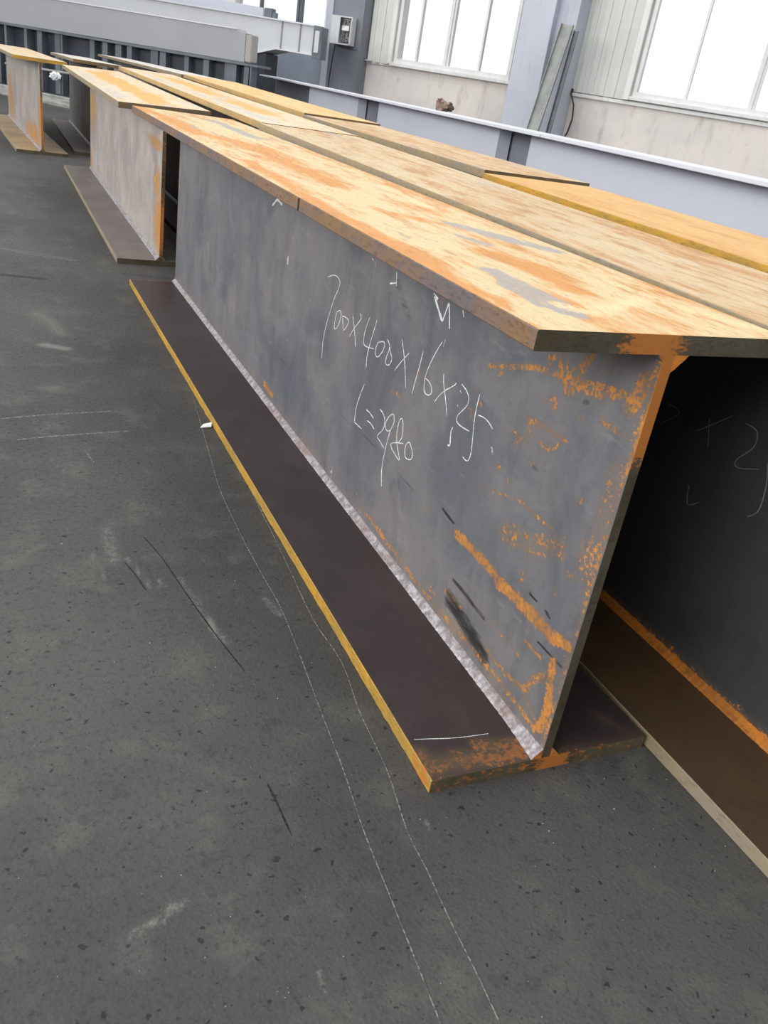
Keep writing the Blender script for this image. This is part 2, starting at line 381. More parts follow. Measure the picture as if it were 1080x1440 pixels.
def ibeam(label, x, y, yaw, L, H0, H1, mt, mw, mb, me, step=.06, group=None, roll=0.0, masks={}, ys=None, nwide=10, wob=None, webz=12, mef=None, wm=None):
    mef = mef or (MEnd if step < .02 else MEnd2)
    t = thing('steel_girder', label, 'steel beam', (x, y, 0), -yaw, group)
    if ys is None: ys = np.linspace(0, L, int(L/step)+2)
    fl = np.linspace(-.2, .2, nwide+1)
    Hf = lambda Y: H0+(H1-H0)*np.clip(Y/L, 0, 1)
    def up(V):                            # carries the head flange at the beam's own height
        V = V.copy(); V[:, 2] += Hf(V[:, 1])-.7+V[:, 0]*math.tan(roll); return V
    def webx(V):
        V = V.copy(); V[:, 2] = .025+(V[:, 2]-.025)*(Hf(V[:, 1])-.05)/.65; return V
    plate('bottom_flange', fl, (0, .025), ys, 'x', (mb[0], mb[0], mb[1], MEnd), t, masks.get('bot'), wob)
    plate('web', np.linspace(.025, .675, webz+1), (-.008, .008), ys, 'z', (mw, mw, MEnd, MEnd), t, masks.get('web'), xf=webx)
    plate('top_flange', fl, (.675, .7), ys, 'x', (mw, mt, me, mef or MEnd), t, masks.get('top'), wob, xf=up)
    for sx in (-1, 1):
        weld('weld_bead', 0.0, L, sx, 1, sx*.008, .025, .013, t, n=int(L/(.006 if step < .05 else .05)), mat=wm, endm=MWeldR if step < .02 else None)
        weld('weld_bead', 0.0, L, sx, -1, sx*.008, .675, .016 if sx > 0 else .007, t, n=int(L/.05), xf=lambda V: up(V), mat=mw, endm=MWeldR if step < .02 else None)
    return t

# --- nearest beam, with every mark of its own
def onweb(pts, ox=-.008, o=(0, 0)):       # photo pixels -> (y, z) on the web's left face
    return [tuple(hit(u, v, 0, ox)[1:]) for u, v in pts]
def crop(pts, ox, oy, k): return [(ox+a*k, oy+b*k) for a, b in pts]
c2 = lambda *p: onweb(crop(p, 680, 420, .3704)); c7 = lambda *p: onweb(crop(p, 600, 460, .4444)); c5 = lambda *p: onweb(crop(p, 600, 820, .2407))
def web_mask(V, at):
    sel = (V[:, 0] < 0); P = V[:, 1:3]; r = np.zeros(len(V)); d = np.zeros(len(V)); p = np.zeros(len(V))
    def R_(pts, w, s=1.0, soft=.6):
        np.maximum(r, s*seg_mask(P, pts, w, soft), out=r)
    R_(c2((20, 256), (120, 258), (200, 262), (270, 285), (330, 320), (380, 350), (450, 372), (540, 372), (600, 375)), .008, .62)
    R_(c2((330, 305), (420, 328), (500, 352), (600, 385)), .009, .66)
    R_(c2((290, 235), (300, 300), (318, 365), (420, 212)), .008, .72)
    R_(c2((330, 350), (400, 230)), .013, .72)
    R_(c2((250, 225), (250, 250), (275, 215)), .008, .6); R_(c2((315, 212), (320, 290), (365, 250)), .006, .6)
    R_(c2((265, 385), (268, 415)), .012, .6); R_(c2((235, 378), (238, 384)), .008, .55)
    R_(c2((165, 458), (175, 500)), .007, .6); R_(c2((170, 460), (230, 488), (310, 540)), .010, .6)
    R_(c2((450, 462), (535, 525)), .008, .62); R_(c2((110, 500), (150, 540), (200, 520)), .008, .45)
    R_(c7((280, 365), (330, 335), (380, 385), (415, 380)), .008, .5)
    R_(c7((145, 495), (200, 515), (280, 545)), .006, .45); R_(c7((290, 548), (400, 640)), .006, .62)
    R_(c7((95, 655), (180, 740), (270, 850), (330, 915), (400, 990)), .015, .85)
    R_(c5((410, 0), (520, 80), (640, 190), (720, 290), (830, 375)), .014, .85)
    R_(c7((250, 650), (330, 690), (420, 700)), .03, .5); R_(c7((380, 690), (410, 690)), .014, .6)
    R_(c7((495, 680), (485, 730)), .009, .5); R_(c7((440, 780), (470, 800)), .01, .5); R_(c7((300, 800), (320, 780)), .012, .4)
    R_(c7((600, 460), (540, 680), (505, 780)), .030, .42); R_(c7((580, 490), (575, 495)), .012, .6)
    R_(c2((620, 310), (590, 380), (560, 410)), .022, .66)
    R_(c2((480, 215), (660, 225)), .055, .34, .9)
    R_(c5((570, 620), (640, 545), (700, 560), (735, 470)), .013, .62); R_(c5((735, 470), (720, 620), (700, 760), (660, 850)), .016, .8)
    R_(c5((570, 620), (600, 720), (650, 850)), .010, .6)
    R_(c5((340, 370), (450, 520), (560, 620)), .010, .6); R_(c5((330, 180), (440, 310), (540, 420)), .004, .6); R_(c5((570, 330), (665, 440)), .005, .66)
    R_(c5((110, 40), (200, 140)), .010, .45)
    edge = np.clip(1-V[:, 1]/.02, 0, 1); np.maximum(r, .8*edge, out=r)
    np.maximum(r, .42*np.clip(1-V[:, 1]/.045, 0, 1), out=r)
    low = np.clip(1-(V[:, 2]-.025)/.045, 0, 1)*np.clip(1.25-V[:, 1]/.9, .28, 1); np.maximum(r, .55*low, out=r); np.maximum(r, .3*np.clip(1-(V[:, 2]-.03)/.10, 0, 1)*(V[:, 1] > .5), out=r); R_(onweb([(372, 540), (382, 556)]), .01, 1.0, .3); R_(onweb([(510, 716), (600, 838), (700, 955), (752, 1025)]), .010, .6); R_(c5((0, 5), (330, 480), (560, 740)), .012, .4)
    far = np.clip(1-(2.98-V[:, 1])/.05, 0, 1); np.maximum(r, .45*far, out=r)
    # scattered flecks near the end
    rg = np.random.default_rng(4)
    for _ in range(46):
        y, z = rg.uniform(.02, .75)**1.0, rg.uniform(.06, .66); R_([(y, z), (y+rg.uniform(-.01, .01), z+rg.uniform(-.008, .008))], rg.uniform(.004, .008), rg.uniform(.35, .6))
    for pts, w, s in ((c5((130, 90), (230, 250), (330, 430)), .034, .72), (c5((600, 55), (640, 105)), .004, 1), (c5((695, 165), (718, 205)), .006, .8),
                      (c5((650, 340), (790, 490)), .004, .9), (c7((50, 575), (85, 620)), .006, .8), (c7((85, 800), (180, 920)), .010, .6),
                      (c7((500, 238), (510, 240)), .009, .6), (onweb([(560, 400), (575, 450), (585, 470)]), .022, .42), (onweb([(548, 395), (552, 425)]), .012, .35),
                      (onweb([(380, 490), (430, 540), (520, 620), (590, 700)]), .004, .5), (c7((340, 440), (360, 520)), .02, .35)):
        np.maximum(d, s*seg_mask(P, pts, w, .7), out=d)
    for pts, w, s in ((onweb([(405, 360), (404, 385)]), .004, .8), (onweb([(383, 289), (390, 280), (396, 287)]), .006, .8), (onweb([(470, 625), (466, 665)]), .004, .6),
                      (c7((205, 380), (208, 398)), .004, .8), (onweb([(462, 655), (466, 672)]), .006, .5)):
        np.maximum(p, s*seg_mask(P, pts, w, .6), out=p)
    cap = V[:, 1] < 1e-6; hi = np.clip((V[:, 2]-.5)/.06, 0, 1)
    r = np.where(cap, .9*hi+.12, r); at['rust'][:] = np.where(sel, r, np.where(cap, .9*hi+.05, .0)); at['dark'][:] = np.where(sel, d, 0); at['pale'][:] = np.where(sel, p, 0)
def ontop(u, v): return tuple(hit(u, v, 2, .7)[:2])
def top_mask(V, at):
    P = V[:, :2]; r = at['rust']; p = at['pale']; g = at['dark']; top = V[:, 2] > .69
    line = lambda pts, w, s, a: np.maximum(a, s*seg_mask(P, [ontop(*q) for q in pts], w, .9), out=a)
    line([(193, 148), (271, 184), (354, 205), (410, 231), (480, 262)], .06, .9, r)
    line([(350, 226), (480, 306), (600, 366), (690, 430)], .035, .8, r)
    line([(684, 355), (735, 372), (800, 405)], .045, 1.0, r); line([(690, 432), (730, 412)], .03, .7, r)
    line([(500, 290), (640, 320)], .05, .5, r); line([(860, 370), (960, 400)], .04, .5, r)
    line([(345, 193), (430, 225)], .04, .8, p); line([(405, 253), (440, 262)], .035, .6, p); line([(540, 262), (600, 290)], .05, .9, p)
    line([(640, 345), (700, 375)], .03, .4, p); line([(790, 430), (830, 440), (900, 420)], .045, .9, p); line([(850, 395), (980, 440), (1060, 460)], .045, .8, p)
    line([(300, 170), (360, 194)], .04, 1.1, g); line([(640, 316), (728, 340), (775, 352)], .045, 1.1, g); line([(640, 330), (690, 345)], .03, .8, g)
    line([(690, 380), (770, 420), (800, 440)], .035, 1.1, g); line([(700, 395), (760, 430)], .02, .9, g); line([(560, 330), (600, 345)], .02, .5, g)
    top &= np.abs(V[:, 0]) < .1992
    for a in (r, p, g): a[~top] = 0
    yn = float(hit(420, 285, 0, -.2)[1]); np.maximum(g, np.where((V[:, 0] < -.199) & (np.abs(V[:, 1]-yn) < .006), 1.0, 0), out=g)
    np.maximum(r, np.where(V[:, 1] < 1e-6, np.clip(1.1-np.abs(V[:, 0]+.03)/.075, 0, .9), 0), out=r)
def bot_mask(V, at):
    P = V[:, :2]; r = at['rust']; ob = lambda u, v: tuple(hit(u, v, 2, .025)[:2])
    line = lambda pts, w, s, a: np.maximum(a, s*seg_mask(P, [ob(*q) for q in pts], w, .9), out=a)
    line([(600, 1080), (640, 1070), (730, 1060)], .035, .75, r); line([(675, 1050), (720, 1048), (760, 1060)], .03, .75, r)
    line([(590, 1060), (612, 1078)], .03, .7, r); line([(830, 1000), (900, 1040)], .02, .35, r)
    np.maximum(r, .4*np.clip(1-V[:, 1]/.03, 0, 1), out=r)
    np.maximum(r, np.where((V[:, 1] < 1e-6), np.clip(1.1-np.abs(V[:, 0]-.02)/.05, 0, .9), 0), out=r)
    np.maximum(r, .5*np.clip(1-(2.98-V[:, 1])/.03, 0, 1), out=r)
ysA = np.concatenate([np.arange(0, .95, .004), np.arange(.95, 2.98, .011), [2.98]])
rg = np.random.default_rng(11); kn = rg.normal(0, 1, 400)
def wobA(V):
    V = V.copy(); e = np.abs(np.abs(V[:, 0])-.2) < .0012
    n = np.interp(V[:, 1]*60, np.arange(400), kn)*.0006+np.interp(V[:, 1]*300 % 399, np.arange(400), kn)*.0003
    V[:, 0] += np.where(e, np.sign(V[:, 0])*n, 0); return V
A1 = ibeam('nearest dark steel beam with white chalk numbers on its side', 0, 0, 0, 2.98, .7, .7, MT1, MW, (MBot, ME2), ME1,
           step=.011, masks={'web': web_mask, 'top': top_mask, 'bot': bot_mask}, ys=ysA, nwide=90, webz=150, wob=wobA, group='rusty steel beams in rows')

# chalk writing: thin raised strokes on the web
def strokes(name, lst, X, mat, parent, w=.0011, plane=0, lift=.0005, local=None, tri=None):
    V = []; F = []
    for st in lst:
        ww = w
        if isinstance(st, tuple): st, ww = st
        P = [np.array(hit(u, v, plane, X)) for u, v in st]
        if len(P) > 2:                    # smooth
            Q = []
            for i in range(len(P)-1):
                a, b = P[max(i-1, 0)], P[i]; c, d = P[i+1], P[min(i+2, len(P)-1)]
                for q in np.linspace(0, 1, 5)[:-1]:
                    Q.append(.5*((2*b)+(-a+c)*q+(2*a-5*b+4*c-d)*q*q+(-a+3*b-3*c+d)*q**3))
            P = Q+[P[-1]]
        nrm = np.array([-1., 0, 0]) if plane == 0 else np.array([0, 0, 1.])
        b0 = len(V)
        for i, q in enumerate(P):
            tv = P[min(i+1, len(P)-1)]-P[max(i-1, 0)]; tv /= np.linalg.norm(tv)+1e-9; s = np.cross(tv, nrm)
            hw = ww*(.7+.5*rnd.random())*(.5 if i in (0, len(P)-1) else 1)
            if local: base = lambda z: local(z)
            for k in (-1, 1):
                V.append(q+s*hw*k); 
            for k in (1, -1): V.append(q+s*hw*.7*k+nrm*lift)
        for i in range(len(P)-1):
            a = b0+i*4; b = a+4
            for j in range(4):
                j2 = (j+1) % 4; F.append((a+j, a+j2, b+j2, b+j))
        F.append((b0, b0+1, b0+2, b0+3)); e = b0+(len(P)-1)*4; F.append((e+3, e+2, e+1, e))
    V = np.array(V)
    if local is not None: V = np.array([local(v) for v in V])
    return mesh(name, V, F, mat, parent)
k2 = lambda *p: crop(p, 430, 360, .12963); k3 = lambda *p: crop(p, 560, 440, .15284); k4 = lambda *p: crop(p, 480, 520, .125); k1 = lambda *p: crop(p, 430, 360, .25)
chalk = [
 k2((240, 230), (300, 208), (345, 228), (372, 285), (355, 360), (310, 460), (260, 620), (215, 780), (185, 950), (175, 1110)),
 k2((375, 590), (340, 610), (320, 690), (310, 770), (325, 792), (350, 760), (378, 680), (385, 620), (372, 590)),
 k2((400, 650), (403, 720), (405, 795), (420, 800), (455, 745), (465, 700), (440, 670), (403, 650)),
 k2((512, 650), (525, 760), (535, 880), (542, 985)), k2((595, 620), (600, 680), (560, 740), (510, 810), (475, 875)),
 k2((700, 660), (660, 760), (635, 860), (630, 945), (660, 985), (740, 1005)), k2((775, 690), (735, 830), (690, 980), (665, 1090), (655, 1215)),
 k2((800, 925), (770, 970), (757, 1040), (765, 1090), (790, 1090), (830, 1040), (855, 980), (850, 935), (820, 930), (800, 940)),
 k2((885, 905), (905, 950), (920, 1050), (935, 1110), (915, 1170), (885, 1185), (868, 1160), (875, 1100), (905, 1020), (910, 950)),
 k3((35, 240), (50, 350), (60, 450), (66, 570), (70, 690)), [(555, 520.7), (566, 507), (576, 496)],
 k3((232, 345), (200, 480), (160, 620), (128, 745)),
 k3((408, 265), (350, 360), (290, 480), (250, 590), (238, 680), (245, 735), (275, 757), (305, 740), (308, 690), (285, 635), (250, 600)),
 k3((420, 560), (420, 650), (435, 780), (450, 945)), k3((535, 640), (520, 665), (440, 710), (380, 760), (335, 820)),
 k3((570, 715), (583, 740)), k3((545, 845), (550, 862)),
 k3((585, 655), (625, 710), (650, 780), (635, 850), (580, 910), (545, 950), (540, 1000), (580, 1045), (655, 1090)),
 k3((752, 750), (720, 880), (700, 1000), (688, 1130), (672, 1280), (650, 1350), (625, 1360), (595, 1325)), k3((735, 940), (790, 965), (835, 1010), (870, 1070)),
 (k3((505, 1050), (485, 1100), (475, 1215), (455, 1215)), .0016),
 (k1((722, 215), (740, 280), (768, 370)), .003), (k1((768, 370), (790, 310), (805, 262)), .0018), (k1((805, 262), (809, 330), (808, 410)), .0022), (k1((720, 215), (745, 245)), .005),
 (k1((513, 88), (510, 170)), .0016), (k1((475, 155), (508, 152)), .004), (k1((885, 305), (890, 345)), .002), k1((785, 470), (775, 510)),
 (k1((375, 15), (382, 25)), .002), k1((393, 28), (394, 55)),
 k4((262, 162), (210, 290), (165, 440), (150, 580), (160, 600), (230, 665)),
 k4((280, 448), (320, 485), (365, 550)), k4((292, 572), (335, 610), (370, 670)),
 k4((435, 442), (475, 500), (490, 580), (470, 670), (405, 745), (440, 810), (478, 880)),
 k4((575, 500), (535, 530), (500, 600), (500, 660), (525, 690), (565, 660), (595, 580), (590, 510), (570, 500)), k4((560, 665), (530, 760), (490, 920), (455, 1120), (452, 1310)),
 k4((555, 835), (600, 820), (700, 830)), k4((555, 835), (570, 890), (652, 1018), (630, 860), (625, 720), (650, 590), (680, 548), (695, 600), (688, 740), (660, 800), (635, 820)),
 k4((765, 812), (730, 840), (715, 920), (725, 990), (770, 1012), (798, 985), (795, 900), (765, 812)),
]
o = strokes('chalk_writing', chalk, -.0083, MChalk, A1, w=.0011); o['label'] = 'handwritten white chalk marks reading 700X400X16X25 L=2980'
strokes('chalk_scratch', [crop(((190, 180), (290, 176), (420, 172), (540, 160), (660, 143)), 540, 1000, .2222)], .0253, MChalk, A1, w=.0007, plane=2)

# --- the other beams
def rmask(spec):
    """a few soft rust patches given in beam coordinates: (y, z, ry, rz, strength)"""
    def f(V, at):
        P = V[:, 1:3]
        for y, z, ry, rz, s in spec: np.maximum(at['rust'], s*blob(P, (y, z), ry, rz), out=at['rust'])
        np.maximum(at['rust'], .4*np.clip(1-V[:, 1]/.03, 0, 1), out=at['rust'])
    return f
G = 'rusty steel beams in rows'
def a2top(V, at):
    P = V[:, :2]; top = V[:, 2] > .69
    at['rust'][:] = np.where(top, np.maximum(seg_mask(P, [(.02, .1), (0, 1.0), (-.03, 2.6)], .10, .9)*1.3, 0), 0)
    at['dark'][:] = np.where(top, seg_mask(P, [(-.15, .3), (-.14, 2.8)], .07, .9)*.7, 0)
def b2top(V, at):
    P = V[:, :2]; top = V[:, 2] > .69
    at['rust'][:] = np.where(top, seg_mask(P, [(.0, .6), (.03, 3.2)], .09, .9)*1.2, 0)
    at['dark'][:] = np.where(top, seg_mask(P, [(-.12, .2), (-.12, 3.2)], .06, .9)*.7, 0)
ibeam('pale grey beam directly behind the chalk-marked beam, orange rust on its near end', .0, 3.37, .008, 3.14, .692, .712, MT4, MWpale, (MBotG, ME3), ME3, roll=.03, group=G,
      masks={'top': a2top, 'web': rmask([(.05, .18, .16, .16, 1.0), (.12, .36, .12, .09, .95), (.2, .53, .28, .035, .9), (2.95, .45, .3, .2, .8), (.08, .62, .08, .05, .5), (3.1, .08, .1, .1, 1)])}, step=.03, webz=24)
ibeam('short rusty orange beam standing apart at the far left edge', -.283, 7.19, -.051, 2.98, .705, .705, MT4, MWpale, (MBotT, ME3), ME3, group=G, mef=ME2,
      masks={'web': rmask([(.05, .25, .2, .3, .8), (.6, .1, .8, .12, .8), (2.6, .2, .4, .3, .7)])}, step=.04, webz=20)
def bmask(V, at):
    low = np.clip(1-(V[:, 2]-.025)/.04, 0, 1); np.maximum(at['rust'], .75*low, out=at['rust'])
B1 = ibeam('second beam from the left, its flange touching the chalk-marked beam', .410, -.36, 0, 2.98, .7, .722, MT2, MWshade, (MBotB, ME3), ME3, group=G, masks={'web': bmask}, step=.03, webz=30, wm=MWeldR)
kb = lambda *p: crop(p, 600, 460, .4444)
strokes('chalk_writing', [kb((850, 330), (900, 310), (970, 280)), kb((895, 290), (890, 380)), kb((1010, 305), (1045, 330), (1035, 380), (980, 420), (985, 445), (1050, 450)),
        kb((1078, 430), (1075, 500), (1050, 580), (1015, 600)), kb((760, 240), (800, 270), (740, 305)), kb((830, 500), (825, 560), (860, 555))], .4015, MChalkF, B1, w=.0010,
        local=lambda v: (v[0]-.410, v[1]+.36, v[2]))
ibeam('cream and rust topped beam in second row, in front of the pale far beam', .432, 2.66, 0, 3.95, .722, .75, MT4, MWmid, (MBotG, ME4), ME4, group=G, masks={'top': b2top})
ibeam('pale grey-topped beam at the far end of the second row', .187, 7.47, .0101, 2.98, .735, .702, MT5, MWmid, (MBotG, ME3), ME3, group=G)
ibeam('yellow-ochre topped beam at the right edge of the picture', .83, -1.38, 0, 3.0, .70, .727, MT3, MWmid, (MBotG, ME2), ME2, group=G)
ibeam('orange-tan topped beam behind the yellow one in the right row', .86, 1.665, 0, 1.8, .733, .737, MT2, MWmid, (MBotG, ME3), ME3, group=G)
ibeam('yellow-edged long beam third from front in the right row', .87, 3.475, 0, 2.9, .745, .772, MT6, MWmid, (MBotG, ME4), ME4, group=G)
ibeam('pale far beam at the back of the right row', .86, 6.42, 0, 5.3, .768, .74, MT5, MWmid, (MBotG, ME3), ME3, group=G)

# ------------------------------------------------------------ painted beams along the wall side
pa = hit(365, 104, 2, .8)[:2]; pb = hit(1080, 256, 2, .8)[:2]
pd = (pb-pa)/np.linalg.norm(pb-pa); PA = math.atan2(pd[1], pd[0])
def along(u, v): return float((hit(u, v, 2, .8)[:2]-pa)@pd)
s0, s1, s2, s3 = 0.0, along(522, 138), along(735, 184), along(1080, 256)+2.0
pn = np.array([-pd[1], pd[0]])             # towards the wall
def web_s(u, v):                          # pixel -> distance along the line on the web plane
    w = pa+pn*.143; d = ray(u, v); t = ((w-CP[:2])@pn)/(d[:2]@pn); return float((CP[:2]+t*d[:2]-w)@pd)
def pbeam(a, b, label, wa, wb):
    p = pa+pd*a; L = b-a-.01; wa -= a; wb -= a
    t = thing('painted_girder', label, 'steel beam', (p[0], p[1], 0), PA, 'grey painted beams in front of the wall')
    MB().box(0, L, 0, .3, .78, .8, 0, .002).build('top_flange', MPaintE, t)
    MB().box(0, L, 0, .3, 0, .02, 0, .002).build('bottom_flange', MPaintB, t)
    MB().box(wa, wb, .143, .157, .02, .78).build('web', MPaintB, t)
    for xx in (wa, wb-.012): MB().box(xx, xx+.012, .157, .24, .02, .78).build('stiffener', MPaintB, t)
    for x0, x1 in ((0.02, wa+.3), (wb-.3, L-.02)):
        MB().box(x0, x1, .26, .275, .02, .78).build('gap_shade_plate', MShade, t)  # added dark plate standing for the dark space between the webs
    return t
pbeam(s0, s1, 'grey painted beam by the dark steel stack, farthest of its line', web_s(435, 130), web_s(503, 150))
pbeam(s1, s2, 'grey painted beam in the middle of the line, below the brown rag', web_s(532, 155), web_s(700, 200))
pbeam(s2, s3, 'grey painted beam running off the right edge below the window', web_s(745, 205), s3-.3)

# ------------------------------------------------------------ floor
def axis_pts(lo, d0, d1, hi, fine, n):
    a = -np.geomspace(1, d0-lo+1, n)[::-1]+1+d0; b = np.geomspace(1, hi-d1+1, n)-1+d1
    return np.concatenate([a[:-1], np.arange(d0, d1, fine), b])
X = axis_pts(-30, -1.9, .9, 30, .011, 16); Yv = axis_pts(-14, -.75, 4.2, 34, .013, 16)
gx, gy = np.meshgrid(X, Yv, indexing='ij'); nx, ny = gx.shape
P2 = np.stack([gx.ravel(), gy.ravel()], 1); pale = np.zeros(len(P2)); dark = np.zeros(len(P2))
fl_ = lambda pts: [tuple(hit(u, v, 2, 0)[:2]) for u, v in pts]
near = (P2[:, 0] > -3.5) & (P2[:, 0] < 1) & (P2[:, 1] < 6)
def fm(a, pts, w, s):
    q = fl_(pts); m = seg_mask(P2[near], q, w, .9); a[near] = np.maximum(a[near], s*m)
fm(pale, [(52, 442), (72, 452), (86, 470)], .08, .5); fm(pale, [(62, 485), (92, 490)], .05, .75); fm(pale, [(60, 545), (100, 550)], .07, .42); fm(pale, [(110, 545), (180, 560)], .08, .25)
fm(pale, [(0, 349), (50, 356), (107, 366)], .03, .5); fm(pale, [(0, 295), (15, 298)], .06, .5)
fm(pale, [(150, 745), (160, 790)], .04, .5); fm(pale, [(180, 785), (215, 830)], .012, .6); fm(pale, [(290, 870), (312, 900)], .012, .9); fm(pale, [(250, 810), (290, 870), (320, 905)], .022, .5); fm(pale, [(222, 815), (230, 825)], .015, .6)
fm(pale, [(129, 776), (157, 836)], .010, .55); fm(pale, [(65, 640), (92, 665)], .012, .45); fm(pale, [(118, 632), (132, 650)], .012, .45)
fm(pale, [(172, 1319), (215, 1300), (261, 1267)], .014, .62); fm(pale, [(165, 1345), (168, 1350)], .008, .5); fm(pale, [(236, 1260), (262, 1278)], .01, .5)
fm(pale, [(447, 1368), (458, 1400)], .013, .45); fm(pale, [(325, 785), (332, 790)], .02, .5); fm(pale, [(370, 840), (395, 865)], .02, .6); fm(pale, [(275, 840), (300, 880)], .03, .35); fm(dark, [(130, 690), (190, 720)], .06, .3); fm(dark, [(20, 690), (90, 720)], .05, .3)
fm(pale, [(395, 1250), (405, 1255)], .02, .3); fm(pale, [(594, 1139), (605, 1172)], .005, .6); fm(pale, [(205, 1048), (212, 1050)], .007, .9)
fm(pale, [(620, 1208), (622, 1214)], .006, .6); fm(pale, [(628, 1225), (645, 1255)], .006, .55)
fm(dark, [(202, 755), (260, 830), (344, 944)], .03, .3); fm(dark, [(175, 790), (205, 828)], .02, .3); fm(dark, [(376, 1102), (410, 1175)], .006, .5)
fm(dark, [(400, 938), (430, 944)], .022, .5); fm(dark, [(0, 386), (60, 392)], .04, .8); fm(dark, [(170, 384), (240, 392)], .05, .5); fm(dark, [(10, 1350), (30, 1375)], .03, .4)
fm(dark, [(640, 1095), (900, 1065)], .012, .4)
idx = np.arange(nx*ny).reshape(nx, ny)
Q = np.stack([idx[:-1, :-1], idx[1:, :-1], idx[1:, 1:], idx[:-1, 1:]], -1).reshape(-1, 4)
V = np.stack([gx.ravel(), gy.ravel(), np.zeros(nx*ny)], 1)
FLO = mesh('floor', V, Q.tolist(), MFloor, attrs={'pale': pale, 'dark': dark}, kind='structure')
c6 = lambda *p: crop(p, 0, 380, .4306); cb = lambda *p: crop(p, 100, 1000, .5556)
for k, st in enumerate([
    c6((630, 410), (690, 620), (720, 720), (790, 870), (860, 1000), (930, 1130))+cb((640, 20), (690, 150), (740, 300), (800, 450), (880, 650), (935, 790)),
    c6((790, 660), (850, 780), (929, 940))+[(440, 870), (480, 930)]+cb((730, 0), (800, 150), (850, 300), (900, 400), (960, 530), (1030, 670), (1090, 800)),
    c6((0, 485), (150, 472), (380, 460)), c6((40, 555), (200, 540), (430, 525)), c6((275, 585), (310, 630)),
    crop([(0, 565), (120, 588), (290, 612)], 0, 140, .3704)]):
    strokes('scratch', [st], 0.0, MFloorChalk, FLO, w=(.0009 if k < 2 else .003), plane=2, lift=.0004)
t = NT('groove_dark', .95, 0, .05); t.col(t.mix(t.step(t.noise(200, 3), .4, .6), srgb(36, 36, 35), srgb(58, 57, 55)))
for st in ([(202, 755), (228, 785), (262, 835), (300, 888), (344, 944)], [(175, 790), (190, 808), (205, 830)], [(376, 1102), (392, 1135), (410, 1175)]):
    strokes('groove', [st], 0.0, t.m, FLO, w=.0016, plane=2, lift=.0003)
# grit on the floor
g = MB(); r3 = random.Random(5)
for _ in range(2600):
    x, y = r3.uniform(-1.6, .7), r3.uniform(-.6, 2.6)
    if -.22 < x < .7 and y > -.02: continue
    s = r3.uniform(.0006, .0016)*(1 if r3.random() < .93 else 1.7); b = len(g.V); a = r3.random()*6
    for q in range(4): g.V.append((x+s*math.cos(a+q*1.57)*r3.uniform(.7, 1.2), y+s*math.sin(a+q*1.57)*r3.uniform(.7, 1.2), 0.0001))
    g.V.append((x, y, s*.9))
    for q in range(4): g.F.append((b+q, b+(q+1) % 4, b+4)); g.I.append(0)
    g.F.append((b+3, b+2, b+1, b)); g.I.append(0)
o = g.build('grit', MGrit); o['kind'] = 'stuff'; o['label'] = 'loose dark grit scattered on the asphalt floor'; o['category'] = 'grit'

sp = hit(296, 601, 2, 0); t = thing('paper_scrap', 'tiny white paper scrap on the floor touching the chalk-marked beam', 'scrap', (sp[0]-.012, sp[1], 0))
mesh('scrap_sheet', [(-.018, -.004, .0005), (.012, -.008, .004), (.016, .006, .012), (-.006, .009, .006), (-.018, -.004, .0015), (.012, -.008, .005), (.016, .006, .013), (-.006, .009, .007)],
     [(0, 3, 2, 1), (4, 5, 6, 7), (0, 1, 5, 4), (1, 2, 6, 5), (2, 3, 7, 6), (3, 0, 4, 7)], MPlas, t)

# ------------------------------------------------------------ window wall (local x along the wall, local y into it)
def wthing(name, label, cat, s, off, z=0, group=None): return thing(name, label, cat, wl(s, off, z), WA, group)
def wstruct(name, mb, mats, s=0, off=0, parent=None):
    o = mb.build(name, mats, parent)
    if parent is None:
        o.location = wl(s, off); o.rotation_euler = (0, 0, WA); o['kind'] = 'structure'
    return o
ZS, ZT = 1.30, 4.3
wins = [(-3.45, -1.40, 1.62), (0.0, 2.14, 1.34), (4.20, 8.4, 1.39)]
w = MB(); w.box(-16, 14, 0, .3, 0, ZS)
for a, b in ((-16, -3.45), (-1.40, 0.0), (2.14, 4.20), (8.4, 14)): w.box(a, b, .0, .3, ZS, ZT)
w.box(-16, 14, 0, .3, ZT, 9)
for a, b, z in wins: w.box(a, b, .02, .28, ZS, z-.03)
wstruct('wall_right', w, MWall)
for n_, (a, b, zb) in enumerate(wins):
    f = MB(); e = .055
    f.box(a, a+e, -.03, .12, zb-.03, ZT); f.box(b-e, b, -.03, .12, zb-.03, ZT); f.box(a+e, b-e, -.03, .12, zb-.03, zb+.04); f.box(a+e, b-e, -.03, .12, ZT-.06, ZT)
    o = wstruct('window_%d' % (n_+1), f, MWhite)
    cols = {0: [-2.85, -2.02], 1: [.395, .965, 1.565], 2: [5.0, 5.97, 6.8, 7.6]}[n_]
    xs = [a+e]+cols+[b-e]
    for i, cx in enumerate(cols):
        wide = (n_ == 1 and i == 1) or (n_ == 0 and i == 1) or (n_ == 2 and i in (1, 3)); hw = .05 if wide else .016
        m = MB(); m.box(cx-hw, cx+hw, .0, .09, zb+.04, ZT-.06)
        if wide: m.box(cx-.012, cx+.012, -.03, .0, zb+.04, ZT-.06)
        m.build('mullion', MWhite if not (n_ == 0) else MDarkR, o)
    for i in range(len(xs)-1):
        MB().box(xs[i], xs[i+1], .05, .056, zb+.04, ZT-.06).build('pane', MGlass, o)
    MB().box(a-.05, b+.05, -.09, -.0, zb-.085, zb-.03, 0, .006).build('window_sill', MWhite, o)
# ledge between and under
wstruct('trim_1', MB().box(2.9, 8.4, -.045, 0, 1.235, 1.285, 0, .005), MWhite)
wstruct('trim_2', MB().box(-.9, 2.2, -.025, 0, 1.24, 1.275, 0, .005), MWall)
